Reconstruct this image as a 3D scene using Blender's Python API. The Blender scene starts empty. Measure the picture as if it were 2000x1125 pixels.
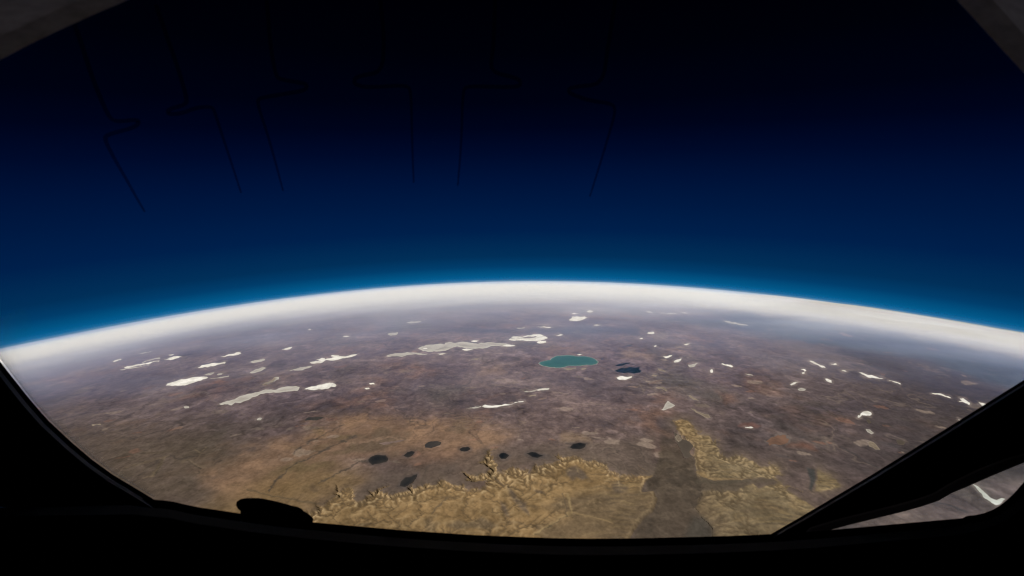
import bpy, bmesh, math, random
import numpy as np
from mathutils import Matrix, Vector
from mathutils.geometry import delaunay_2d_cdt

# ------------------------------------------------------------------ camera, sky, sun, exposure
SC = bpy.context.scene
COL = SC.collection
KM = 1000.0
R = 6371.0                       # radius of the Earth in km
H = 240.0                        # height of the cockpit above the ground in km
F = 900.0                        # focal length in pixels of a 2000 px wide picture
PITCH, ROLL = math.radians(15.337), math.radians(0.846)

XL = np.array([1.0, 0, 0])
FW = np.array([0, math.cos(PITCH), -math.sin(PITCH)])
YL = np.array([0, math.sin(PITCH), math.cos(PITCH)])
RIGHT = math.cos(ROLL) * XL - math.sin(ROLL) * YL
UP = math.sin(ROLL) * XL + math.cos(ROLL) * YL

cam_data = bpy.data.cameras.new('camera')
cam = bpy.data.objects.new('camera', cam_data)
COL.objects.link(cam)
cam.matrix_world = Matrix((
    (RIGHT[0], UP[0], -FW[0], 0), (RIGHT[1], UP[1], -FW[1], 0), (RIGHT[2], UP[2], -FW[2], 0), (0, 0, 0, 1)))
cam_data.sensor_width = 36.0
cam_data.lens = 36.0 * F / 2000.0
cam_data.clip_start = 0.02
cam_data.clip_end = 3.0e7
cam_data.dof.use_dof = True
cam_data.dof.focus_distance = 5.0e5
cam_data.dof.aperture_fstop = 5.2
SC.camera = cam

SUN_DIR = Vector((-0.50, -0.56, 0.62)).normalized()      # towards the sun
world = bpy.data.worlds.new('World')
SC.world = world
world.use_nodes = True
nt = world.node_tree
nt.nodes.clear()
w_out = nt.nodes.new('ShaderNodeOutputWorld')
w_bg = nt.nodes.new('ShaderNodeBackground')
w_tc = nt.nodes.new('ShaderNodeTexCoord')
w_sep = nt.nodes.new('ShaderNodeSeparateXYZ')
w_map = nt.nodes.new('ShaderNodeMapRange')
w_ramp = nt.nodes.new('ShaderNodeValToRGB')
w_map.inputs['From Min'].default_value = -0.30
w_map.inputs['From Max'].default_value = 0.30
nt.links.new(w_tc.outputs['Generated'], w_sep.inputs[0])
nt.links.new(w_sep.outputs['Z'], w_map.inputs['Value'])
nt.links.new(w_map.outputs[0], w_ramp.inputs[0])
nt.links.new(w_ramp.outputs[0], w_bg.inputs[0])
nt.links.new(w_bg.outputs[0], w_out.inputs[0])

def lin(c):
    c = c / 255.0
    return c / 12.92 if c <= 0.04045 else ((c + 0.055) / 1.055) ** 2.4

# darkening of the sky with height above the limb (height in picture pixels, colour seen)
SKY = [(545, 8, 98, 150), (535, 2, 84, 132), (520, 1, 62, 108), (500, 1, 48, 90), (450, 0, 32, 76), (400, 0, 25, 66),
       (350, 0, 18, 56), (300, 0, 10, 42), (250, 0, 4, 27), (200, 0, 2, 17), (100, 0, 1, 8), (0, 0, 0, 4)]
els = w_ramp.color_ramp.elements
for i, (py, r, g, b) in enumerate(SKY):
    ang = math.atan((562.5 - py) / F) - PITCH
    pos = (math.sin(ang) + 0.30) / 0.60
    e = els[i] if i < 2 else els.new(pos)
    e.position = pos
    e.color = (lin(r), lin(g), lin(b), 1)
w_bg.inputs[1].default_value = 0.5 ** 0.50

sun_data = bpy.data.lights.new('sun', 'SUN')
sun_data.energy = 5.0
sun_data.angle = math.radians(0.53)
sun_data.color = (1.0, 0.965, 0.91)
sun = bpy.data.objects.new('sun', sun_data)
sun.rotation_euler = SUN_DIR.to_track_quat('Z', 'Y').to_euler()
COL.objects.link(sun)

SC.view_settings.view_transform = 'Standard'
SC.view_settings.look = 'None'
EXPO = 0.50
SC.view_settings.exposure = EXPO
SC.view_settings.gamma = 1.0
SC.render.engine = 'CYCLES'
SC.cycles.volume_bounces = 2
SC.cycles.max_bounces = 8
SC.cycles.transparent_max_bounces = 16
SC.cycles.use_denoising = True
SC.cycles.filter_width = 1.15
SC.cycles.use_adaptive_sampling = False

# ------------------------------------------------------------------ helpers
rng = np.random.RandomState(7)

def px_dir(px, py):
    """viewing directions of picture points (2000 x 1125)"""
    px = np.asarray(px, float); py = np.asarray(py, float)
    d = (px - 1000)[..., None] * RIGHT + (562.5 - py)[..., None] * UP + F * FW
    return d / np.linalg.norm(d, axis=-1, keepdims=True)

CEN = np.array([0, 0, -(R + H)])

def px_map(pts, alt=0.0):
    """picture points -> map coordinates in km (azimuthal, centred below the cockpit)"""
    pts = np.asarray(pts, float)
    d = px_dir(pts[:, 0], pts[:, 1])
    rr = R + alt
    b = -(d @ CEN)
    disc = b * b - ((R + H) ** 2 - rr ** 2)
    disc = np.maximum(disc, 0)
    t = -b - np.sqrt(disc)
    p = d * t[:, None] - CEN
    th = np.arccos(np.clip(p[:, 2] / np.linalg.norm(p, axis=1), -1, 1))
    az = np.arctan2(p[:, 0], p[:, 1])
    return np.stack([th * R * np.sin(az), th * R * np.cos(az)], 1)

def map_world(m, alt):
    """map coordinates in km + height in km -> metres"""
    rho = np.hypot(m[:, 0], m[:, 1])
    th = rho / R
    s = np.where(rho > 1e-9, np.sin(th) / np.maximum(rho, 1e-9), 1 / R)
    rr = R + alt
    # (1-cos) written out so that nothing is lost to rounding near the ground
    z = -H + alt - rr * (2 * np.sin(th / 2) ** 2)
    return np.stack([rr * s * m[:, 0], rr * s * m[:, 1], z], 1) * KM

PERM = rng.permutation(4096)
GA = rng.rand(4096) * 2 * np.pi
GX, GY = np.cos(GA), np.sin(GA)

def perlin(x, y, seed=0):
    xi = np.floor(x).astype(np.int64); yi = np.floor(y).astype(np.int64)
    xf = x - xi; yf = y - yi
    u = xf * xf * xf * (xf * (xf * 6 - 15) + 10); v = yf * yf * yf * (yf * (yf * 6 - 15) + 10)
    def g(ix, iy, dx, dy):
        h = PERM[(PERM[(ix + seed * 131) & 4095] + iy) & 4095]
        return GX[h] * dx + GY[h] * dy
    a = g(xi, yi, xf, yf); b = g(xi + 1, yi, xf - 1, yf)
    c = g(xi, yi + 1, xf, yf - 1); d = g(xi + 1, yi + 1, xf - 1, yf - 1)
    return (a + (b - a) * u + (c + (d - c) * u - a - (b - a) * u) * v) * 1.5

def fbm(x, y, octs=5, seed=0, gain=0.5):
    s = 0; a = 1; n = 0
    for o in range(octs):
        s = s + a * perlin(x, y, seed + o); n += a
        x = x * 2.03 + 17.1; y = y * 2.03 + 9.7; a *= gain
    return s / n

def ridged(x, y, octs=5, seed=0, gain=0.55):
    s = 0; a = 1; n = 0; w = 1
    for o in range(octs):
        r = 1 - np.abs(perlin(x, y, seed + o)); r = r * r
        s = s + a * r * w; n += a
        w = np.clip(r * 1.3, 0, 1)
        x = x * 2.05 + 31.3; y = y * 2.05 + 3.9; a *= gain
    return s / n

def sstep(a, b, x):
    t = np.clip((x - a) / (b - a), 0, 1)
    return t * t * (3 - 2 * t)

def seg_dist(px, py, poly, closed):
    d = np.full(px.shape, 1e9)
    n = len(poly)
    for i in range(n if closed else n - 1):
        ax, ay = poly[i]; bx, by = poly[(i + 1) % n]
        vx, vy = bx - ax, by - ay
        t = np.clip(((px - ax) * vx + (py - ay) * vy) / (vx * vx + vy * vy + 1e-9), 0, 1)
        d = np.minimum(d, np.hypot(px - ax - t * vx, py - ay - t * vy))
    return d

def signed(px, py, poly, pad=60):
    """signed distance to a polygon, positive inside, computed near the polygon only"""
    poly = np.asarray(poly, float)
    out = np.full(px.shape, -1e6)
    sel = ((px > poly[:, 0].min() - pad) & (px < poly[:, 0].max() + pad) &
           (py > poly[:, 1].min() - pad) & (py < poly[:, 1].max() + pad))
    x, y = px[sel], py[sel]
    d = seg_dist(x, y, poly, True)
    ins = np.zeros(x.shape, bool)
    n = len(poly)
    for i in range(n):
        ax, ay = poly[i]; bx, by = poly[(i + 1) % n]
        if ay == by: continue
        c = ((ay > y) != (by > y)) & (x < (bx - ax) * (y - ay) / (by - ay) + ax)
        ins ^= c
    out[sel] = np.where(ins, d, -d)
    return out

def line_mask(px, py, poly, width, pad=30):
    poly = np.asarray(poly, float)
    out = np.zeros(px.shape)
    sel = ((px > poly[:, 0].min() - pad) & (px < poly[:, 0].max() + pad) &
           (py > poly[:, 1].min() - pad) & (py < poly[:, 1].max() + pad))
    out[sel] = np.exp(-(seg_dist(px[sel], py[sel], poly, False) / width) ** 2)
    return out

# views used to read outlines off the picture: (x origin, y origin, scale)
V = {'a': (200, 640, 5.714), 'b': (550, 600, 5.714), 'c': (900, 590, 5.714), 'd': (1200, 590, 5.714),
     'e': (1500, 640, 5.714), 'f': (1250, 780, 5.714), 'g': (650, 850, 5.714), 'h': (950, 850, 5.714),
     'r': (1300, 500, 2.857), 's': (1700, 890, 6.657), 'l': (0, 731, 2.857), 'm': (500, 731, 2.857),
     'n': (1000, 731, 2.857), 'k': (650, 500, 2.857), 'p': (0, 0, 1.0), 'q': (1300, 731, 2.857)}

def pts(view, flat):
    ox, oy, s = V[view]
    a = np.array(flat, float).reshape(-1, 2)
    return a / s + (ox, oy)

def mesh_np(name, verts, quads=None, tris=None):
    me = bpy.data.meshes.new(name)
    verts = np.asarray(verts, np.float32)
    me.vertices.add(len(verts)); me.vertices.foreach_set('co', verts.ravel())
    faces = quads if quads is not None else tris
    k = faces.shape[1]
    me.loops.add(faces.size); me.loops.foreach_set('vertex_index', faces.astype(np.int32).ravel())
    me.polygons.add(len(faces))
    me.polygons.foreach_set('loop_start', np.arange(len(faces), dtype=np.int32) * k)
    me.polygons.foreach_set('use_smooth', np.ones(len(faces), bool))
    me.update(calc_edges=True)
    return me

def link(name, me, mat=None, parent=None, **props):
    o = bpy.data.objects.new(name, me)
    COL.objects.link(o)
    if mat is not None: me.materials.append(mat)
    if parent is not None: o.parent = parent
    for k, v in props.items(): o[k] = v
    return o

class NT:
    """small helper to write node materials"""
    def __init__(self, name):
        self.m = bpy.data.materials.new(name); self.m.use_nodes = True
        self.t = self.m.node_tree; self.t.nodes.clear()
        self.out = self.t.nodes.new('ShaderNodeOutputMaterial')
    def n(self, kind, **kw):
        nd = self.t.nodes.new(kind)
        for k, v in kw.items():
            if k in nd.inputs: self.set(nd, k, v)
            else: setattr(nd, k, v)
        return nd
    def set(self, nd, key, v):
        if isinstance(v, bpy.types.NodeSocket): self.t.links.new(v, nd.inputs[key])
        else: nd.inputs[key].default_value = v
    def noise(self, vec, scale, detail=6, rough=0.55, dist=0.0):
        nd = self.n('ShaderNodeTexNoise'); self.set(nd, 'Vector', vec)
        nd.inputs['Scale'].default_value = scale; nd.inputs['Detail'].default_value = detail
        nd.inputs['Roughness'].default_value = rough; nd.inputs['Distortion'].default_value = dist
        return nd.outputs['Fac']
    def ramp(self, fac, stops):
        nd = self.n('ShaderNodeValToRGB'); self.t.links.new(fac, nd.inputs[0])
        els = nd.color_ramp.elements
        for i, (p, c) in enumerate(stops):
            e = els[i] if i < 2 else els.new(p)
            e.position = p; e.color = (*c, 1) if len(c) == 3 else c
        return nd.outputs[0]
    def math(self, op, a, b=0.0, c=0.0):
        nd = self.n('ShaderNodeMath', operation=op)
        for i, v in enumerate((a, b, c)): self.set(nd, i, v)
        return nd.outputs[0]
    def mix(self, fac, a, b, mode='MIX'):
        nd = self.n('ShaderNodeMix', data_type='RGBA', blend_type=mode)
        self.set(nd, 0, fac)
        for k, v in ((6, a), (7, b)):
            if isinstance(v, bpy.types.NodeSocket): self.t.links.new(v, nd.inputs[k])
            else: nd.inputs[k].default_value = (*v, 1)
        return nd.outputs[2]
    def attr(self, name):
        return self.n('ShaderNodeAttribute', attribute_name=name)
    def surf(self, s):
        self.t.links.new(s, self.out.inputs['Surface'])

# ------------------------------------------------------------------ pale salt flats, dark lakes: outlines read from the picture
# (view, tone, outline[, label])    tones: w white, g grey-beige, t tan, p pinkish
SALT = [
 ('a','w',[700,645,760,615,880,575,1000,555,1170,547,1180,560,1100,590,980,625,850,648],'large white lens-shaped salt flat at the left, nearest of the row below the limb'),
 ('a','w',[1060,445,1110,418,1220,395,1380,380,1370,400,1240,430,1110,450],'slim white salt flat just above the largest left lens-shaped one'),
 ('a','w',[1315,325,1400,300,1530,270,1555,285,1480,310,1370,325],'white salt flat at upper left, above and right of the slim one'),
 ('a','w',[235,448,330,425,450,400,560,380,640,365,630,378,540,398,430,420,300,448],'long thin white salt streak at far left'),
 ('a','g',[440,385,520,360,640,332,650,342,540,365,450,392]),
 ('a','g',[190,470,300,452,440,430,530,412,520,420,400,442,250,468]),
 ('a','w',[680,360,750,335,840,318,890,323,830,342,740,358]),
 ('a','w',[735,305,790,295,800,300,750,310]),
 ('a','w',[110,380,160,360,210,348,212,358,150,378]),
 ('a','g',[400,295,480,272,550,260,540,270,450,290]),
 ('a','g',[1135,528,1180,510,1250,500,1240,512,1170,530]),
 ('a','g',[1275,530,1300,510,1345,510,1330,525]),
 ('a','g',[1190,562,1290,560,1350,545,1415,535,1415,543,1330,562,1250,568]),
 ('a','g',[1640,385,1700,362,1800,345,1820,360,1750,380,1680,395]),
 ('a','g',[1640,505,1700,470,1790,440,1830,450,1780,480,1700,505]),
 ('a','g',[1790,635,1850,615,1900,600,1930,570,1920,552,1970,552,1970,575,1920,600,1850,630]),
 ('a','g',[1720,1030,1750,1005,1780,1010,1770,1030]),
 ('a','g',[905,880,960,875,970,895,920,900]),
 ('p','g',[427.5,789,441,784,455,781,468,774,487,769,504,766,524,761,550,757,560,755,578,754,586,756,583,763,550,766,529,767,511,769,504,773,480,783,459,786,452,792,445,789,433,791],'long grey-beige winding salt flat left of centre'),
 ('b','w',[245,915,330,885,430,865,500,848,570,843,615,870,600,890,550,885,530,905,470,915,430,915,330,925],'ragged white salt flat at the right tip of the long grey one'),
 ('b','w',[310,615,380,600,430,590,380,580,450,565,485,570,480,585,550,570,580,555,545,545,570,533,640,535,635,548,740,545,780,530,850,528,810,545,700,570,560,595,450,620,360,633],'white salt flat with two prongs on its upper edge'),
 ('b','g',[70,715,150,690,250,665,345,658,300,680,200,705]),
 ('b','w',[0,475,50,458,120,443,110,455,40,475]),
 ('b','w',[680,325,720,318,765,322,740,330]),
 ('b','w',[290,250,310,242,330,246,315,256]),
 ('b','g',[1390,175,1470,162,1560,155,1540,168,1440,180]),
 ('b','g',[1180,300,1240,285,1300,278,1290,305,1220,318]),
 ('p','g',[816,681,823,677,837,673.5,854.5,672,870,672.6,868.5,670,879,668,900,668,916,669,926,671,940,669.5,965,669,984,671,1008,672,977,675,958,676,949,680,926,681,905,679,893,676,879,681,861.5,686,844,687,826.5,686],'broad grey oval salt lake with a ragged right arm, left of the teal lake'),
 ('c','w',[10,530,60,520,150,525,80,542]),
 ('c','w',[440,495,580,480,610,485,560,495]),
 ('b','g',[1165,545,1220,525,1330,515,1480,505,1530,512,1640,520,1600,530,1500,520,1400,535,1280,545,1190,555],'thin grey salt streak left of the broad oval one'),
 ('b','w',[1735,522,1790,515,1840,516,1800,528]),
 ('c','w',[560,390,640,385,720,380,740,370,830,360,900,362,940,380,975,402,930,420,820,435,740,435,690,425,600,432,530,420,580,405,700,405,840,395,850,380,740,385,650,398,570,398],'bright white forked salt flat above the teal lake'),
 ('c','w',[845,445,890,433,950,435,955,450,900,462,860,458],'small white oval salt flat under the forked one'),
 ('c','w',[1210,195,1240,180,1235,162,1300,158,1320,165,1385,158,1400,172,1420,175,1370,192,1330,207,1250,210,1215,205],'farthest large white salt flat, near the limb above the teal lake'),
 ('c','w',[1235,128,1275,122,1320,127,1280,134]),
 ('c','w',[1400,105,1440,90,1480,105,1440,118]),
 ('c','w',[850,275,930,270,1020,278,1000,287,940,283]),
 ('c','g',[620,290,720,283,710,292,640,296]),
 ('c','w',[1060,372,1110,360,1145,365,1110,375]),
 ('c','w',[110,435,160,428,205,432,180,442,130,442]),
 ('c','w',[1480,257,1520,250,1560,256,1520,263]),
 ('c','w',[1295,588,1330,580,1360,588,1320,594]),
 ('c','t',[1145,745,1200,735,1290,730,1270,745,1180,755]),
 ('c','t',[1330,748,1390,737,1405,745,1360,755]),
 ('c','t',[110,640,160,630,210,630,190,642]),
 ('c','w',[830,980,870,968,985,962,990,972,930,980,870,990],'small white bar of salt below the teal lake'),
 ('c','g',[700,1003,780,995,840,985,835,992,770,1002]),
 ('c','t',[755,1050,790,1037,840,1033,840,1045,780,1053]),
 ('c','p',[860,1085,900,1070,965,1065,950,1080,880,1092]),
 ('p','w',[940.5,794,946,790.5,961.5,793,986,789,1024.5,783,1021,785,993,791.5,965,796],'thin white crooked salt streak below the teal lake'),
 ('p','g',[912,798.5,925,795.5,940,793,940,794.6,926,798]),
 ('d','w',[365,348,380,335,440,333,450,350,390,355]),
 ('d','w',[280,405,310,398,318,408,290,412]),
 ('d','w',[440,490,460,482,475,490,450,500]),
 ('d','w',[775,472,800,467,845,462,820,478,795,480]),
 ('d','w',[540,608,590,605,650,592,610,618,570,625]),
 ('d','w',[660,660,690,645,750,627,745,645,710,672,670,675],'white leaf-shaped salt flat right of the dark blue lake'),
 ('d','w',[1190,690,1205,682,1260,697,1300,700,1328,718,1310,730,1260,712]),
 ('d','w',[1065,770,1080,748,1100,755,1100,785,1075,788]),
 ('d','t',[485,742,530,750,580,772,550,775,490,757]),
 ('d','t',[410,818,440,808,480,822,460,832]),
 ('d','p',[375,910,440,885,520,875,560,870,470,900,390,915]),
 ('d','p',[145,940,220,935,280,945,200,952]),
 ('d','t',[455,955,530,945,580,970,585,1000,550,975,480,965]),
 ('d','t',[825,1035,850,1040,900,1075,945,1103,890,1090,840,1060],'small tan slanted salt flat above the striped one'),
 ('d','g',[500,118,600,122,720,132,600,133]), ('d','g',[740,112,830,125,780,128]),
 ('d','g',[340,100,390,97,455,118,400,122]),
 ('d','g',[1210,205,1260,210,1380,240,1500,262,1420,258,1280,235]),
 ('d','w',[20,845,60,828,120,835,195,828,200,838,130,868,60,868],'cream salt crust just below the dark blue lake'),
 ('d','g',[820,700,870,695,940,675,890,725,840,728]),
 ('d','g',[1460,798,1500,805,1550,820,1500,816]),
 ('e','w',[245,635,280,612,345,605,300,630,265,645]),
 ('e','g',[330,685,370,670,420,685,415,700,350,703]),
 ('e','w',[635,572,660,568,710,590,712,615,680,610],'white drop-shaped salt flat at the right'),
 ('e','w',[460,372,490,370,560,408,620,425,645,450,600,445,560,415,490,390]),
 ('e','w',[695,402,760,398,770,412,710,410]),
 ('e','w',[365,465,410,462,430,482,405,490,400,475]),
 ('e','w',[375,505,400,497,415,507,390,517]),
 ('e','w',[818,478,850,475,880,488,850,487]),
 ('e','w',[1015,498,1060,505,1120,530,1200,545,1290,567,1240,568,1160,556,1140,560,1100,545,1050,520],'white splinter-shaped salt flat at the far right'),
 ('e','w',[1345,588,1400,597,1480,622,1480,635,1420,612]),
 ('e','w',[1025,985,1035,955,1060,938,1100,930,1150,945,1160,965,1140,982,1085,980,1050,975,1030,1000,1000,1005,1005,975],'white comma-shaped salt flat at the right'),
 ('e','p',[780,60,820,50,880,70,960,105,900,105,840,92]),
 ('e','w',[1820,728,1870,732,1960,748,2010,766,2045,788,1990,770,1940,754,1850,742]),
 ('r','w',[1640,795,1660,793,1680,808,1700,820,1695,833,1670,818,1635,812,1655,808]),
 ('r','w',[1745,815,1770,820,1800,842,1795,850,1760,832]),
 ('r','w',[1633,910,1650,918,1655,930,1640,920]),
 ('r','t',[1130,1040,1150,1035,1180,1060,1198,1082,1170,1080,1135,1062],'tan oval dry lake below the comma-shaped salt flat'),
 ('r','g',[1115,965,1140,968,1165,988,1150,995,1125,982]),
 ('r','h',[1285,1030,1310,1025,1340,1040,1330,1055,1295,1050]),
 ('r','h',[1118,915,1135,912,1150,930,1135,938]),
 ('f','g',[235,120,270,85,310,15,340,40,395,70,350,95,290,115],'grey triangular dry lake above the right badlands'),
 ('f','t',[565,100,600,105,680,150,770,170,790,205,750,210,700,185,620,145],'tan striped slanted dry lake right of the triangular one'),
 ('f','w',[1170,315,1200,308,1270,315,1220,322]),
 ('p','h',[1316.5,839,1330,846,1332,853,1351,862,1355,867,1346,878,1355,888,1337,890,1327,867,1318,853],'brown-grey dry lake bed along the left foot of the right badlands'),
 ('f','t',[390,390,430,360,470,410,460,440,430,450,400,430]),
 ('s','w',[1320,362,1400,400,1440,440,1500,490,1560,550,1640,580,1760,560,1700,620,1640,645,1590,620,1520,570,1460,530,1450,490,1400,450,1370,410],'pale winding salt river seen through the lower right window'),
 ('l','t',[510,280,560,275,565,282,520,290]),
 ('l','t',[1460,60,1500,42,1530,15,1550,20,1525,45,1480,62]),
 ('m','p',[660,150,690,143,730,140,720,152,680,158]),
 ('m','w',[605,80,630,75,635,80,615,84]), ('m','w',[630,50,660,48,662,57,640,58]),
 ('m','p',[680,385,740,378,800,368,840,365,800,378,740,392]),
 ('m','w',[985,398,1015,388,1018,394,990,402]),
 ('k','w',[500,515,520,512,530,518,510,520]),
]
LAKES = [
 ('c','teal',[870,685,900,665,950,655,1000,650,1010,630,1060,605,1130,597,1250,597,1380,605,1460,620,1510,645,1535,670,1510,695,1450,705,1330,712,1230,712,1150,728,1060,735,980,725,910,710],'teal bean-shaped lake with a pale shore'),
 ('d','blue',[0,765,60,745,130,740,170,722,290,722,270,745,300,765,290,785,220,800,80,790],'dark blue lake right of the teal lake'),
 ('d','blue',[0,712,40,695,130,680,185,670,160,690,100,705],'slim dark blue lake just above the larger dark blue one'),
 ('d','slate',[180,690,215,686,240,692,215,697],'tiny slate-coloured pond beside the slim dark blue lake'),
 ('d','slate',[110,488,150,480,205,475,190,486,140,494],'thin slate-coloured pond above the dark blue lake'),
 ('a','slate',[1565,170,1600,155,1630,155,1610,168],'small blue-grey pond far off at upper left'),
 ('c','slate',[1555,635,1580,630,1595,640,1575,645],'tiny slate-coloured pond at the right tip of the teal lake'),
 ('g','coal',[395,270,440,235,520,220,590,225,615,260,600,295,540,310,440,335,400,300],'charcoal oblong lake, leftmost of the row above the badlands'),
 ('g','coal',[785,230,830,190,880,178,915,185,895,220,830,250],'small charcoal oval lake, second in the row above the badlands'),
 ('g','coal',[740,570,760,520,810,470,860,470,900,445,945,435,920,490,870,540,800,580],'charcoal leaf-shaped lake closest to the edge of the badlands'),
 ('g','coal',[1410,155,1450,135,1510,130,1540,155,1500,180,1430,180],'small charcoal round lake in the middle of the row'),
 ('g','coal',[1850,230,1880,200,1930,200,1970,230,1930,265,1880,265],'small dark round lake just right of the badlands spur'),
 ('g','dusk',[1025,110,1060,80,1130,68,1210,75,1200,110,1100,145,1030,140],'faded grey-brown lake bed with a pale slit, above the row'),
 ('h','coal',[445,205,510,185,570,205,640,230,570,255,510,245],'black spindle-shaped lake above the crest of the badlands'),
 ('h','coal',[930,135,970,95,1040,82,1110,95,1100,130,1040,160,960,155],'dark oval lake, rightmost of the row above the badlands'),
 ('m','dusk',[270,260,290,240,350,237,380,240,340,258],'faint slate-coloured lake bed on the pinkish plain'),
]
DUNE = ('f', [1400,470,1500,420,1540,395,1620,395,1670,440,1640,490,1500,500])

def rough_outline(p, levels=3, amp=0.10, seed=0):
    """midpoint displacement of a closed outline"""
    r = np.random.RandomState(seed)
    p = np.asarray(p, float)
    for k in range(levels):
        q = np.roll(p, -1, 0)
        e = q - p
        nrm = np.stack([-e[:, 1], e[:, 0]], 1)
        mid = (p + q) / 2 + nrm * (r.randn(len(p), 1) * amp * (0.8 ** k))
        # pull corners towards a smooth curve on the first level
        if k == 0:
            sm = 0.25 * np.roll(p, 1, 0) + 0.5 * p + 0.25 * q
            pp = 0.82 * p + 0.18 * sm
        else:
            pp = p
        p = np.empty((len(pp) * 2, 2)); p[0::2] = pp; p[1::2] = mid
    return p

# ------------------------------------------------------------------ the ground: whole sphere, finest where the windows look
BL = [650,976,667,964,676,953,685,955,690,980,706,979,720,971,734,962,748,964,758,969,790,964,816,953,851,945,863,936,881,946,904,953,937,955,951,944,954,932,930,937,912,934,930,929,956,925,960,915,947,903,954,888,965,905,967,921,991,925,999,913,1023,922,1034,925,1048,911,1064,908,1090,899,1121,890,1142,899,1163,901,1183,908,1190,920,1204,922,1209,929,1247,927,1265,925,1277,921,1261,934,1254,944,1258,957,1279,953,1284,969,1281,985,1275,995,1254,1007,1244,1021,1233,1039,1215,1130,450,1130,520,1040,600,1010]
BR = [1315,824,1329,817,1343,820,1355,834,1362,843,1386,853,1400,869,1409,888,1418,895,1439,888,1456,892,1472,902,1486,911,1504,909,1521,909,1523,925,1504,934,1472,934,1407,936,1376,930,1362,922,1362,878,1355,864,1334,848]
BG = [1359,983,1373,958,1440,955,1468,944,1482,955,1524,941,1538,958,1566,976,1590,990,1620,1030,1560,1130,1400,1130,1391,1025,1370,1000]
BF = [1597,916,1632,934,1640,950,1615,958,1590,958,1596,936]
VF = [1290,830,1312,826,1318,850,1326,870,1336,892,1357,892,1361,925,1368,932,1372,948,1368,958,1360,975,1357,985,1368,1002,1390,1030,1394,1150,1200,1150,1236,1042,1248,1020,1258,1006,1279,993,1286,978,1285,966,1281,950,1262,950,1264,936,1281,920,1290,890]
DRY = [1316.5,839,1330,846,1332,853,1351,862,1355,867,1346,878,1355,888,1337,890,1327,867,1318,853]

def map_px(M):
    W = map_world(M, np.zeros(len(M))) / KM
    dep = W @ FW
    vis = dep > 1
    dd = np.where(vis, dep, 1)
    return (np.where(vis, 1000 + F * (W @ RIGHT) / dd, -1e6), np.where(vis, 562.5 - F * (W @ UP) / dd, -1e6), vis)

def box_blur(a, k):
    for ax in (0, 1):
        p = np.concatenate([np.repeat(np.take(a, [0], ax), k, ax), a, np.repeat(np.take(a, [-1], ax), k, ax)], ax)
        c = np.cumsum(p, ax)
        n = a.shape[ax]
        hi = np.take(c, np.arange(2 * k, 2 * k + n), ax)
        lo = np.concatenate([np.zeros_like(np.take(c, [0], ax)), np.take(c, np.arange(0, n - 1), ax)], ax)
        a = (hi - lo) / (2 * k + 1)
    return a

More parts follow.
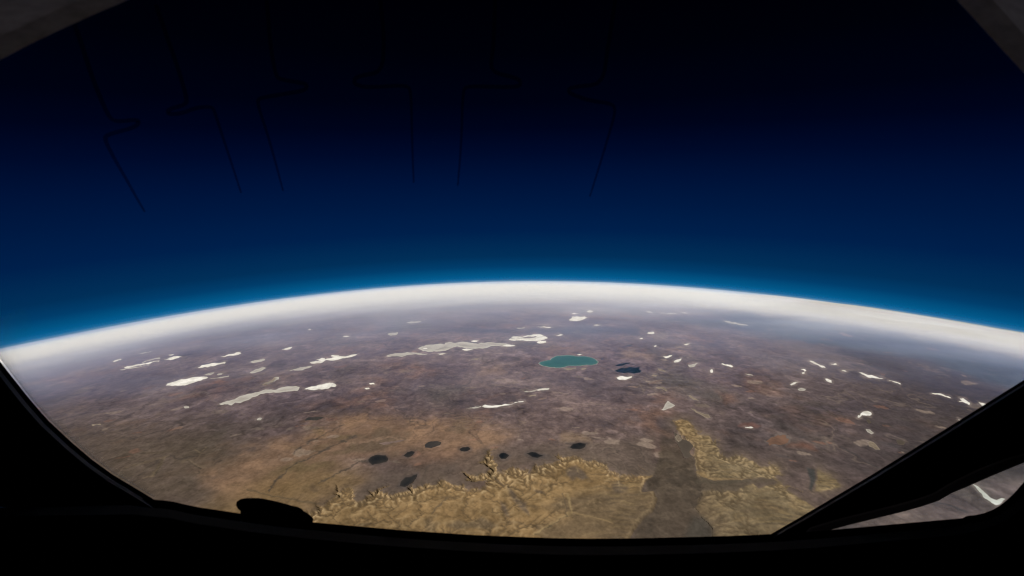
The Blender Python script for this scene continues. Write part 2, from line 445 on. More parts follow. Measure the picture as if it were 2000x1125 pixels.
def erode():
    """rain and rivers cut the badlands out of the plateau: flow routing and stream-power erosion on a map raster"""
    import heapq
    corners = px_map([(560, 1095), (560, 830), (1680, 830), (1680, 1095), (1100, 1095), (1330, 805)])
    lo, hi = corners.min(0) - 6, corners.max(0) + 6
    dx = 0.75
    nx, ny = int((hi[0] - lo[0]) / dx), int((hi[1] - lo[1]) / dx)
    gx, gy = np.meshgrid(lo[0] + np.arange(nx) * dx, lo[1] + np.arange(ny) * dx)
    X, Y = gx.ravel(), gy.ravel()
    px, py, _ = map_px(np.stack([X, Y], 1))
    wx, wy = fbm(X / 12, Y / 12, 4, 201), fbm(X / 12, Y / 12, 4, 211)
    jx, jy = px + wx * 9, py + wy * 6
    inside = np.full(len(X), -1e6)
    for P in (BL, BR, BG, BF):
        inside = np.maximum(inside, signed(jx, jy, np.array(P, float).reshape(-1, 2), pad=90))
    floor = np.maximum(signed(px, py, np.array(VF, float).reshape(-1, 2), pad=20),
                       signed(px, py, np.array(DRY, float).reshape(-1, 2), pad=20)) > 0
    n = fbm(X / 16, Y / 16, 6, 221, .6)
    big = fbm(X / 60, Y / 60, 3, 231)
    vfd = np.maximum(signed(px, py, np.array(VF, float).reshape(-1, 2), pad=200), signed(px, py, np.array(DRY, float).reshape(-1, 2), pad=200))
    floorz = 1.13 - .50 * sstep(818, 862, py) - .45 * sstep(900, 1010, py)
    rgt = sstep(1292, 1312, px)
    away = 1 - np.exp(np.minimum(vfd, 0) / 22.0)
    hl_ = .80 - .30 * (1 - np.exp(-np.maximum(inside, 0) / 14)) + .42 * n + .30 * big
    hr_ = floorz + .05 + (1.10 - floorz) * away + .50 * n + .15 * big
    hin = np.maximum(hl_ * (1 - rgt) + hr_ * rgt, np.maximum(.12, np.where(px > 1200, floorz + .02, .12)))
    hout = 1.15 + .05 * n - (1.15 - floorz) * np.exp(np.minimum(vfd, 0) / 24.0) * (1 - sstep(1296, 1330, px))
    h = np.where(inside > 0, hin, hout)
    h = np.where(floor, floorz, h)
    ero = np.where(inside > 0, 1.0, .16 + .5 * np.exp(np.minimum(inside, 0) / 7))
    h = h.reshape(ny, nx); fl = floor.reshape(ny, nx); ero = ero.reshape(ny, nx)
    h0 = h.copy()
    N = nx * ny
    outlet = fl.copy()
    outlet[0, :] = True; outlet[:, 0] = True; outlet[:, -1] = True; outlet[-1, :] = True
    h[0, :] = np.where(inside.reshape(ny, nx)[0] > 0, 0.0, h[0])
    outl = np.flatnonzero(outlet.ravel())
    offs = [(-1, -nx), (1, nx), (0, -1), (0, 1), (0, -nx - 1), (0, -nx + 1), (0, nx - 1), (0, nx + 1)]
    deltas = [-nx, nx, -1, 1, -nx - 1, -nx + 1, nx - 1, nx + 1]
    r2 = np.random.RandomState(3)
    hh = h.ravel().copy(); h0 = h.copy()
    ef = ero.ravel()
    for it in range(5):
        jit = (hh + r2.rand(N) * .012).tolist()
        rec = [-1] * N; done = bytearray(N); order = []
        heap = []
        for o in outl.tolist():
            done[o] = 1; heap.append((jit[o], o))
        heapq.heapify(heap)
        pop, push = heapq.heappop, heapq.heappush
        while heap:
            z, c = pop(heap)
            order.append(c)
            if rec[c] >= 0 or not outlet.flat[c]:
                pass
            for dlt in deltas:
                k = c + dlt
                if 0 <= k < N and not done[k]:
                    done[k] = 1; rec[k] = c
                    zk = jit[k]
                    push(heap, (zk if zk > z else z + 1e-5, k))
        area = [1.0] * N
        for c in reversed(order):
            q = rec[c]
            if q >= 0: area[q] += area[c]
        A = np.array(area)
        K = (.26 * ef * np.minimum(A, 3e4) ** .5).tolist()
        hl = hh.tolist()
        for c in order:
            q = rec[c]
            if q >= 0:
                zq = hl[q]
                if hl[c] < zq: hl[c] = zq
                else: hl[c] = (hl[c] + K[c] * zq) / (1 + K[c])
        hh = np.array(hl)
        g = hh.reshape(ny, nx)
        g = g + .06 * (box_blur(g, 1) - g)
        hh = g.ravel()
    g = hh.reshape(ny, nx)
    cut = np.clip(h0 - g, 0, None)
    soft = np.clip(.42 + .58 * np.exp(-np.maximum(inside, 0) / 11.0) + .35 * sstep(.1, .5, fbm(X / 45, Y / 45, 3, 241)), 0, 1).reshape(ny, nx)
    g = g * soft + (1 - soft) * box_blur(box_blur(g, 3), 2)
    curv = g - box_blur(g, 3)
    return dict(lo=lo, dx=dx, nx=nx, ny=ny, h=g, cut=cut, curv=curv, ins=inside.reshape(ny, nx), acc=np.log10(A).reshape(ny, nx), floor=fl.astype(float))

def sample(E, key, X, Y, fill):
    a = E[key]
    u = (X - E['lo'][0]) / E['dx']; v = (Y - E['lo'][1]) / E['dx']
    ok = (u >= 0) & (v >= 0) & (u < E['nx'] - 1.001) & (v < E['ny'] - 1.001)
    u = np.where(ok, u, 0); v = np.where(ok, v, 0)
    i, j = u.astype(int), v.astype(int)
    fu, fv = u - i, v - j
    r = (a[j, i] * (1 - fu) + a[j, i + 1] * fu) * (1 - fv) + (a[j + 1, i] * (1 - fu) + a[j + 1, i + 1] * fu) * fv
    return np.where(ok, r, fill), ok

def build_ground():
    n_dense = np.radians(np.linspace(37.0, 74.35, 560))
    rho1 = R * (np.arcsin(np.minimum((R + H) / R * np.sin(n_dense), 1)) - n_dense)
    rho0 = np.linspace(0, rho1[0], 24)[1:-1]
    rho2 = np.linspace(rho1[-1], R * math.radians(24), 60)[1:]
    rho3 = np.linspace(R * math.radians(24), R * math.pi * 0.9995, 60)[1:]
    rho = np.concatenate([[1e-3], rho0, rho1, rho2, rho3])
    az = np.concatenate([np.linspace(-62, 62, 1161), np.linspace(62, 298, 100)[1:-1]])
    az = np.radians(az)
    A, RH = np.meshgrid(az, rho)
    M = np.stack([RH.ravel() * np.sin(A.ravel()), RH.ravel() * np.cos(A.ravel())], 1)
    nr, na = len(rho), len(az)
    rad = RH.ravel()
    fpx, fpy, vis = map_px(M)
    near = vis & (fpx > -200) & (fpx < 2200) & (fpy < 1200) & (fpy > 535) & (rad < 2300)
    idx = np.flatnonzero(near)
    X, Y, px, py, rad = M[idx, 0], M[idx, 1], fpx[idx], fpy[idx], rad[idx]

    # ---- large scale tones
    n1 = fbm(X / 260, Y / 260, 3, 1)
    n2 = fbm(X / 70, Y / 70, 4, 11)
    n3 = fbm(X / 22, Y / 22, 4, 21)
    wx = fbm(X / 40, Y / 40, 3, 31); wy = fbm(X / 40, Y / 40, 3, 41)
    n5 = fbm(X / 9, Y / 9, 4, 141, .6)
    base = np.array([.073, .0545, .0600]); dark = np.array([.034, .028, .034]); light = np.array([.122, .092, .092])  # purple in these tones stands in for thin haze over the plateau
    t = np.clip(n1 * .8 + n2 * 1.0 + n3 * .5, -1, 1)[:, None]
    col = base + np.where(t > 0, t * (light - base), -t * (dark - base))
    red = sstep(.1, .6, fbm(X / 120 + 5, Y / 120, 4, 51) + .4 * n3)[:, None]
    col = col * (1 - .5 * red) + .5 * red * np.array([.105, .058, .042])
    gr = sstep(.1, .6, fbm(X / 150 + 9, Y / 150 - 4, 4, 61))[:, None]
    col = col * (1 - .45 * gr) + .45 * gr * np.array([.050, .048, .040])
    # pale dust streaks and dark stony ground, drawn out by the wind
    st = fbm(X / 46 + wx * 1.6 + 3, Y / 30 + wy * 1.6, 5, 111, .6)
    thin = ridged(X / 60 + wx * 1.1, Y / 60 + wy * 1.1, 4, 121)
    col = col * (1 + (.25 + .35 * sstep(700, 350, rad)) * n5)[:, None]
    col = col * (1 + .55 * sstep(.12, .5, st) - .42 * sstep(.1, .5, -st))[:, None]
    k = (sstep(.70, .92, thin) * sstep(-.1, .35, n2))[:, None] * .35
    col = col * (1 - k) + k * np.array([.16, .125, .105])

    qx, qy = px + wx * 22 + n3 * 8, py + wy * 12 + n3 * 5
    def blend(mask, c, k=1.0):
        nonlocal col
        m = (mask * k)[:, None]
        col = col * (1 - m) + m * np.asarray(c)
    def poly_mask(view, flat, soft, warp=1.0):
        P = pts(view, flat)
        pad = soft * 2 + 40
        out = np.zeros(len(px))
        sel = np.flatnonzero((px > P[:, 0].min() - pad) & (px < P[:, 0].max() + pad) & (py > P[:, 1].min() - pad) & (py < P[:, 1].max() + pad))
        x = px[sel] + (qx[sel] - px[sel]) * warp; y = py[sel] + (qy[sel] - py[sel]) * warp
        out[sel] = sstep(-soft, soft, signed(x, y, P, pad=1e4))
        return out
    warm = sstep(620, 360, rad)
    col[:, 2] *= 1 - .20 * warm; col[:, 1] *= 1 - .05 * warm  # painted haze tint weakens towards the near ground
    rt = sstep(1150, 1900, px) * (1 - .9 * sstep(915, 960, py) * sstep(1600, 1760, px))  # darker to the right; side window's brighter view painted into the ground
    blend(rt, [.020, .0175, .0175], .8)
    blend(poly_mask('p', [100,800,420,830,520,900,480,1000,200,1000,60,900], 60), [.070, .053, .035], .6)
    pk = poly_mask('p', [440,900,560,860,640,820,700,810,800,822,900,815,1000,850,960,880,780,892,640,905,560,960,470,985,400,945], 26)
    blend(pk, [.125, .078, .051], .8)
    blend(pk * sstep(.0, .5, n2 + n3), [.165, .102, .066], .7)
    blend(pk * sstep(.0, .5, -n2 + .6 * n3), [.070, .051, .037], .8)
    blend(poly_mask('p', [330,1030,430,975,540,925,640,905,720,935,700,965,640,990,640,1060,400,1060], 34), [.118, .077, .036], .8)
    blend(poly_mask('p', [620,830,560,880,520,960,600,950,690,880,760,850], 14) * sstep(-.1, .4, n3), [.085, .061, .034], .6)
    blend(poly_mask('p', [690,985,720,925,800,905,960,880,1130,860,1280,850,1280,925,1210,930,1120,895,1000,918,900,955], 16), [.060, .0455, .037], .75)
    blend(poly_mask('h', [840,60,870,0,1100,0,1160,60,1100,85,950,95], 8), [.125, .085, .056], .6)
    blend(poly_mask('f', [1100,270,1200,240,1330,280,1290,310,1180,305], 4), [.115, .052, .040], .4)
    blend(poly_mask('f', [1650,500,1760,480,1900,530,1960,580,1850,560], 5), [.075, .038, .028], .7)
    blend(poly_mask('r', [290,760,380,760,420,800,330,830], 10), [.094, .051, .039], .5)
    blend(poly_mask('d', [90,560,200,545,400,580,480,600,330,640,130,620], 8), [.15, .106, .085], .6)
    blend(poly_mask('d', [430,350,560,350,580,400,500,450,440,410], 8), [.125, .103, .088], .5)
    blend(poly_mask('c', [150,790,300,750,470,735,440,780,280,820,160,830], 6), [.135, .092, .074], .6)
    blend(poly_mask('c', [-350,350,-200,310,0,290,300,295,620,300,1000,300,1500,270,2000,290,2000,360,1400,350,900,330,300,345,0,330], 5, .4), [.032, .032, .042], .75)
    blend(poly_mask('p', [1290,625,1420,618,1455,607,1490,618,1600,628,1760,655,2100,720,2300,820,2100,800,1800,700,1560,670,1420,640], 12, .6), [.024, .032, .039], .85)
    blend(poly_mask('p', [1350,596,1500,598,1700,620,2100,690,2100,720,1760,650,1600,624,1500,616,1440,606], 6, .7), [.20, .18, .16], .6)
    blend(poly_mask('p', [1500,672,1560,660,1640,690,1720,725,1650,715,1570,695], 8), [.085, .065, .063], .5)
    rs = np.random.RandomState(12)
    for q in range(220):                                   # small pale, dark and reddish patches strewn over the plain
        cx, cy = rs.uniform(60, 1950), rs.uniform(640, 905)
        w_ = rs.uniform(4, 17) * (.5 + (cy - 560) / 400); h_ = w_ * rs.uniform(.12, .3) * (.3 + (cy - 560) / 420)
        sl = (cx - 1050) / 1000 * .22
        sel = np.flatnonzero((np.abs(px - cx) < 60) & (np.abs(py - cy) < 30))
        ux = qx[sel] * .6 + px[sel] * .4 - cx; uy = qy[sel] * .5 + py[sel] * .5 - cy - sl * ux
        m = np.zeros(len(px)); m[sel] = sstep(1.1, .75, np.hypot(ux / w_, uy / h_) - n3[sel] * .9 - n5[sel] * .8)
        c = ([.20, .155, .125], [.027, .025, .027], [.14, .072, .05], [.12, .095, .075])[q % 4]
        blend(m, c, .38)

    # winding washes, dark or dusty pale
    for sc_, sd, c, k, wdt in ((95, 151, [.028, .024, .022], .5, .016), (60, 161, [.15, .115, .09], .26, .014), (150, 171, [.026, .022, .022], .45, .012)):
        f_ = fbm(X / sc_ + wx * .25 + n5 * .03, Y / sc_ + wy * .25 + n5 * .03, 3, sd)
        wd = wdt * np.clip((rad / 420.0), .7, 3)
        blend(np.exp(-(f_ / wd) ** 2) * sstep(-.1, .3, fbm(X / 130 + sd, Y / 130, 2, sd + 5)), c, k)
    # ---- badlands
    E = erode()
    eh, ok = sample(E, 'h', X, Y, 0)
    cut, _ = sample(E, 'cut', X, Y, 0)
    curv, _ = sample(E, 'curv', X, Y, 0)
    ins, _ = sample(E, 'ins', X, Y, -1e6)
    acc, _ = sample(E, 'acc', X, Y, 0)
    flr, _ = sample(E, 'floor', X, Y, 0)
    fade = np.where(ok, 1.0, 0.0)
    u = (X - E['lo'][0]) / (E['dx'] * E['nx']); v = (Y - E['lo'][1]) / (E['dx'] * E['ny'])
    fade *= sstep(0, .03, u) * sstep(1, .97, u) * sstep(1, .96, v)
    hgt = .15 * n2 + .22 * n3 + .30 * (ridged(X / 26 + wx * .6, Y / 26 + wy * .6, 4, 181) - .5) + .10 * n5
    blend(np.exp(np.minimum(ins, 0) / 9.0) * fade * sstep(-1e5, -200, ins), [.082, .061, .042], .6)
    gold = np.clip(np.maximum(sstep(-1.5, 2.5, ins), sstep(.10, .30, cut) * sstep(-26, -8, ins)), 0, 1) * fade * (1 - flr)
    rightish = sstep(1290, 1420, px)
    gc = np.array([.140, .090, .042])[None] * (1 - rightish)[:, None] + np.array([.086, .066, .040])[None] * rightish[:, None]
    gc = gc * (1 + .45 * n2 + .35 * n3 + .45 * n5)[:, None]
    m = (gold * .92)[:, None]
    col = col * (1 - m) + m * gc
    flow = fbm(X / 34 + wx * 1.2, Y / 9 + wy * 1.5, 4, 101)
    blend(gold * sstep(.05, .5, flow) * (1 - .5 * rightish), [.185, .126, .064], .55)
    blend(gold * sstep(.05, .5, -flow), [.066, .046, .027], .65)
    blend(poly_mask('h', [620,760,900,700,1050,640,1450,560,1700,640,1900,700,1860,850,1700,950,1500,1150,600,1150,560,1000,900,850], 16) * gold, [.072, .052, .033], .8)
    for flat in ([905,350,960,310,1010,300,1090,360,1140,450,1060,470,1010,430,960,470,900,400],
                 [220,530,280,580,330,660,420,720,450,850,380,800,300,700,240,620],
                 [150,700,200,720,260,860,210,840,160,780], [510,570,600,570,640,610,560,610],
                 [1400,520,1480,500,1600,540,1590,600,1480,610,1410,580]):
        blend(poly_mask('h', flat, 4, .5), [.050, .039, .033], .75)
    blend(poly_mask('g', [1010,900,1080,870,1130,930,1200,940,1100,1040,1020,1010], 6, .6), [.070, .052, .033], .6)
    blend(poly_mask('g', [1270,960,1400,900,1500,940,1650,870,1780,930,1840,950,1700,1000,1400,1010], 5, .6), [.062, .047, .032], .7)
    edge = np.exp(-np.abs(ins - 3) / 9.0) * fade
    streak = fbm(X / 26 + wx, Y / 3.2 + wy * 2, 4, 191)
    blend(gold * sstep(1120, 1200, px) * sstep(.0, .45, streak), [.120, .086, .045], .6)
    blend(gold * sstep(1120, 1200, px) * sstep(.0, .45, -streak), [.046, .035, .024], .6)
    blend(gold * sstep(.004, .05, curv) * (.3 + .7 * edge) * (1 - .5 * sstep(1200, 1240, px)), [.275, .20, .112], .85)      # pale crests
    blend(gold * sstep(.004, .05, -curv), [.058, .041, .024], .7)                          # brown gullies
    blend(gold * sstep(2.3, 3.6, acc), [.085, .062, .036], .5)
    hgt += fade * 4.2 * (eh - 1.15)
    vd = signed(px, py, np.array(VF, float).reshape(-1, 2), pad=160)
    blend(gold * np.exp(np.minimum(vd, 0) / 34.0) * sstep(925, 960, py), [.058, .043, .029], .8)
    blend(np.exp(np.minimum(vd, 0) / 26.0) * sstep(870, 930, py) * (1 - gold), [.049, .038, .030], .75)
    blend(poly_mask('p', [1358,925,1410,934,1500,934,1530,940,1470,946,1440,957,1372,960], 5, .3) * (1 - .6 * gold), [.050, .039, .028], .8)
    vf = sstep(822, 885, py) * sstep(-5, 4, signed(px + wx * 8 + n5 * 5, py + wy * 6 + n5 * 3, np.array(VF, float).reshape(-1, 2), pad=30))
    blend(vf, [.042, .032, .024], .88)
    blend(vf * sstep(.0, .5, n3 + n5), [.060, .046, .034], .6)
    blend(vf * sstep(.0, .5, -n2 - n5), [.030, .024, .019], .6)
    blend(poly_mask('p', [1352,1000,1372,1002,1390,1026,1394,1070,1350,1075,1338,1040], 10, .4), [.031, .028, .024], .7)
    blend(poly_mask('f', [620,860,740,900,1000,900,1250,890,1240,920,1000,940,760,930,640,900], 3, .3), [.044, .036, .027], .8)
    blend(poly_mask('f', [640,790,720,790,760,850,900,875,1250,875,1100,895,800,890,680,850], 2, .3), [.155, .106, .054], .6)
    blend(poly_mask('q', [795,520,840,530,840,570,815,650,800,640,805,580], 3, .3), [.024, .025, .025], .85)
    # ---- drainage lines
    fine = fbm(X / 6, Y / 6, 3, 131)
    for flat, w, c, k in (([574,885,602,864,630,852,647,839,672,829], 1.3, [.06, .05, .045], .8),
                       ([525,958,535,941,553,927,574,908,602,895,630,881,658,867,696,850], 1.3, [.06, .05, .042], .85),
                       ([623,944,651,930,679,916,700,904,722,900], 1.6, [.06, .05, .042], .8),
                       ([301,930,308,916,317,899], 1.3, [.04, .035, .03], .8), ([280,934,301,930], 1.2, [.22, .16, .1], .6),
                       ([322,893,317,899,308,912,296,931], 2.6, [.20, .15, .095], .45),
                       ([367,899,378,909,395,916,385,930], 1.2, [.04, .035, .03], .8),
                       ([355,904,367,897,379,907,398,914,404,912], 2.6, [.19, .14, .095], .4),
                       ([245,913,285,901,330,890], 1.6, [.19, .14, .095], .5),
                       ([380,878,392,885,400,873,390,890], 1.5, [.2, .15, .1], .55),
                       ([1640,871,1678,892,1727,923], 1.6, [.045, .04, .04], .75),
                       ([1820,979,1850,987,1890,1002], 1.6, [.04, .04, .045], .75),
                       ([483,955,520,965,577,976,620,984], 1.8, [.09, .07, .045], .6),
                       ([963,925,972,933,983,940], 1.3, [.09, .065, .045], .8),
                       ([965,921,962,905,950,896,935,905], 1.3, [.1, .075, .045], .6),
                       ([1044,1039,1064,1025,1083,1013,1107,999,1118,993,1110,965], 2.2, [.30, .215, .11], .6),
                       ([1046,1040,1066,1026,1085,1014,1109,1000], .9, [.09, .07, .045], .7),
                       ([1118,993,1140,1000,1175,1006,1200,1015], 1.8, [.27, .19, .10], .5),
                       ([1109,1000,1105,975,1100,960], 1.2, [.10, .075, .05], .7),
                       ([842,996,855,983,874,966], 1.6, [.10, .075, .05], .75),
                       ([735,985,738,972,745,966], 1.3, [.11, .08, .05], .7),
                       ([690,865,760,852,800,860], 1.4, [.26, .17, .12], .5),
                       ([350,775,400,765,427,790], 2.0, [.17, .135, .115], .4)):
        P = np.array(flat, float).reshape(-1, 2)
        m = line_mask(px + n3 * 6 + fine * 4, py + wy * 3 + fine * 4, P, w)
        blend(m, np.array(c) * .62, k)
        hgt -= .12 * m
    # ---- the lakes and salt flats lie in flat beds, the salt with a dusty margin
    flat = np.zeros(len(X)); hal = np.zeros(len(X)); dk = np.zeros(len(X))
    for it in list(SALT) + list(LAKES) + [(DUNE[0], '', DUNE[1])]:
        P = pts(it[0], it[2])
        sel = np.flatnonzero((px > P[:, 0].min() - 9) & (px < P[:, 0].max() + 9) & (py > P[:, 1].min() - 9) & (py < P[:, 1].max() + 9))
        d = signed(px[sel], py[sel], P, pad=1e4)
        flat[sel] = np.maximum(flat[sel], sstep(-3.0, -.5, d))
        if it[1] == 'coal': dk[sel] = np.maximum(dk[sel], sstep(-7, 1, d + n3[sel] * 3 + n5[sel] * 3))
        if it[1] in 'wgt': hal[sel] = np.maximum(hal[sel], sstep(-4.5, .5, d + n3[sel] * 4 + n5[sel] * 5) * (1 if it[1] == 'w' else .55))
    hgt = hgt * (1 - flat) - .05 * flat
    if DRYLOW: hgt = np.where(signed(px, py, np.array(DRY, float).reshape(-1, 2), pad=10) > -2, -2.6, hgt)
    blend(dk, [.040, .034, .033], .6)
    blend(hal, [.17, .14, .122], .38)
    hgt *= sstep(2300, 1500, rad) * .999 + .001

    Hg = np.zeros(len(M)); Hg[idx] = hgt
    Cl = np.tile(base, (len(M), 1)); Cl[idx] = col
    Wd = map_world(M, Hg)
    i = np.arange(nr - 1)[:, None]; j = np.arange(na)[None, :]
    jn = (j + 1) % na
    q = np.stack([i * na + jn, (i + 1) * na + jn, (i + 1) * na + j, i * na + j], -1).reshape(-1, 4)
    me = mesh_np('ground', Wd, quads=q)
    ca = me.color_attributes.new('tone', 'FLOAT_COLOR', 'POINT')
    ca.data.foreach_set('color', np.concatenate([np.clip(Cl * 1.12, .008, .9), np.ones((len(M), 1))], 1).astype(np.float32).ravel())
    at = me.attributes.new('map', 'FLOAT_VECTOR', 'POINT')
    at.data.foreach_set('vector', np.concatenate([M, np.zeros((len(M), 1))], 1).astype(np.float32).ravel())
    return me
DRYLOW = True

def mat_ground():
    g = NT('ground')
    tone = g.attr('tone').outputs['Color']
    mp = g.attr('map').outputs['Vector']
    a = g.noise(mp, .09, 8, .6, .5)
    b = g.noise(mp, .33, 6, .6, .3)
    k = g.math('ADD', g.math('MULTIPLY', a, .9), g.math('MULTIPLY', b, .7))
    k = g.math('MULTIPLY_ADD', g.math('SUBTRACT', k, .80), 1.35, 1.0)
    k = g.math('MAXIMUM', k, .35)
    c = g.mix(1.0, tone, g.n('ShaderNodeCombineColor', Red=k, Green=k, Blue=k).outputs[0], 'MULTIPLY')
    d = g.n('ShaderNodeBsdfDiffuse'); g.set(d, 'Color', c); d.inputs['Roughness'].default_value = .6
    g.surf(d.outputs[0])
    return g.m

link('ground', build_ground(), mat_ground(), kind='structure')

# ------------------------------------------------------------------ lakes and salt flats, each a sheet of its own lying in its bed
def mat_salt(name, c0, c1, rimc, rimk):
    g = NT(name)
    mp = g.attr('map').outputs['Vector']
    rim = g.attr('rim').outputs['Fac']
    a = g.noise(mp, .05, 6, .6, .5)
    b = g.noise(mp, .3, 5, .6)
    k = g.math('ADD', g.math('MULTIPLY', a, .75), g.math('MULTIPLY', b, .25))
    c = g.ramp(k, [(.40, c1), (.56, c0)])
    c = g.mix(g.math('MULTIPLY', rim, rimk), c, rimc)
    d = g.n('ShaderNodeBsdfDiffuse'); g.set(d, 'Color', c)
    g.surf(d.outputs[0])
    return g.m

def mat_water(name, c0, c1, rough, shore=None):
    g = NT(name)
    mp = g.attr('map').outputs['Vector']
    a = g.noise(mp, .05, 5, .55, .4)
    c = g.ramp(a, [(.35, c0), (.65, c1)])
    if shore: c = g.mix(g.math('MULTIPLY', g.attr('rim').outputs['Fac'], .75), c, shore)
    p = g.n('ShaderNodeBsdfPrincipled'); g.set(p, 'Base Color', c)
    p.inputs['Roughness'].default_value = rough; p.inputs['IOR'].default_value = 1.33
    p.inputs['Specular IOR Level'].default_value = .06
    g.surf(p.outputs[0])
    return g.m

M_SALT = {'w': mat_salt('white_salt', (.74, .72, .685), (.50, .475, .43), (.46, .43, .39), .42),
          'g': mat_salt('grey_salt', (.36, .335, .30), (.235, .21, .18), (.46, .435, .395), .7),
          't': mat_salt('tan_salt', (.215, .172, .13), (.115, .09, .068), (.25, .205, .16), .6),
          'p': mat_salt('pink_salt', (.165, .116, .10), (.115, .083, .073), (.155, .112, .098), .5),
          'h': mat_salt('dull_crust', (.072, .058, .047), (.058, .047, .039), (.090, .074, .058), .5)}
M_WATER = {'teal': mat_water('teal_water', (.016, .080, .080), (.027, .102, .098), .35, (.05, .13, .115)),
           'blue': mat_water('blue_water', (.0010, .010, .017), (.0018, .013, .021), .3),
           'slate': mat_water('slate_water', (.022, .028, .04), (.03, .034, .043), .4),
           'coal': mat_water('dark_water', (.007, .009, .012), (.022, .021, .021), .4, (.040, .033, .029)),
           'dusk': mat_water('silty_water', (.030, .028, .029), (.048, .041, .036), .5)}
M_SHORE = mat_salt('pale_shore', (.26, .26, .235), (.20, .20, .18), (.28, .275, .25), .5)
M_DUNE = mat_salt('orange_sand', (.165, .094, .066), (.105, .062, .046), (.125, .075, .055), .6)

def sheet(name, outline_px, alt, mat, seed, amp=.10, **props):
    o = rough_outline(outline_px, 4, amp, seed)
    b = px_map(o)
    if np.sum(b[:, 0] * np.roll(b[:, 1], -1) - b[:, 1] * np.roll(b[:, 0], -1)) < 0: b = b[::-1]
    lo, hi = b.min(0), b.max(0)
    step = max(hi - lo) / 26.0
    gx, gy = np.meshgrid(np.arange(lo[0], hi[0], step), np.arange(lo[1], hi[1], max(step * .6, 1e-3)))
    g = np.stack([gx.ravel(), gy.ravel()], 1)
    sd = signed(g[:, 0], g[:, 1], b, pad=10)
    g = g[sd > step * .35]
    c = b.mean(0)
    vs = [Vector(v) for v in (np.concatenate([b, g]) - c)]
    n = len(b)
    res = delaunay_2d_cdt(vs, [], [list(range(n))], 1, 1e-4)
    v = np.array([[q.x, q.y] for q in res[0]]) + c
    faces = [f for f in res[2]]
    rim = np.zeros(len(v))
    sdv = signed(v[:, 0], v[:, 1], b, pad=10)
    size = math.sqrt(max(1e-6, (hi[0] - lo[0]) * (hi[1] - lo[1])))
    rim = np.exp(-np.maximum(sdv, 0) / (size * .06))
    top = map_world(v, np.full(len(v), alt))
    # skirt down into the bed
    edge = {}
    for f in faces:
        for a, bb in zip(f, f[1:] + f[:1]): edge[(a, bb)] = 1
    border = [(a, bb) for (a, bb) in edge if (bb, a) not in edge]
    low_id = {}; low = []
    for a, bb in border:
        for k in (a, bb):
            if k not in low_id:
                low_id[k] = len(v) + len(low); low.append(k)
    lowv = map_world(v[low], np.full(len(low), alt - .25)) if low else np.zeros((0, 3))
    faces = [list(f) for f in faces] + [[bb, a, low_id[a], low_id[bb]] for a, bb in border]
    allv = np.concatenate([top, lowv])
    org = np.array(top.mean(0))
    me = bpy.data.meshes.new(name)
    me.from_pydata((allv - org).tolist(), [], faces)
    me.update()
    m3 = np.concatenate([v, v[low]]) if low else v
    at = me.attributes.new('map', 'FLOAT_VECTOR', 'POINT')
    at.data.foreach_set('vector', np.concatenate([m3, np.zeros((len(m3), 1))], 1).astype(np.float32).ravel())
    ra = me.attributes.new('rim', 'FLOAT', 'POINT')
    ra.data.foreach_set('value', np.concatenate([rim, np.ones(len(low))]).astype(np.float32))
    ob = link(name, me, mat, **props)
    ob.location = org.tolist()
    return ob

for i, it in enumerate(SALT):
    kw = dict(kind='structure')
    if len(it) > 3: kw['label'] = it[3]
    sheet('dry_lake' if it[1] == 'h' else 'salt_flat', pts(it[0], it[2]), .12 if it[0] + it[1] not in ('ph',) and it[2][0] != 390 else -2.35, M_SALT[it[1]], 100 + i, .055, **kw)
for i, it in enumerate(LAKES):
    P = pts(it[0], it[2])
    lk = sheet('lake', P, .16, M_WATER[it[1]], 300 + i, .045, kind='structure', label=it[3])
    if it[1] == 'teal':
        c = P.mean(0)
        P2 = P + (P - c) / np.linalg.norm(P - c, axis=1)[:, None] * (1.2, .6)
        sh = sheet('shore', P2, .10, M_SHORE, 300 + i, .045)
        sh.parent = lk
        sh.matrix_parent_inverse = Matrix.Translation(lk.location).inverted()
sheet('sand_sea', pts(*DUNE), .12, M_DUNE, 500, .16, kind='structure', label='orange patch of sand on the dark plain at the right')

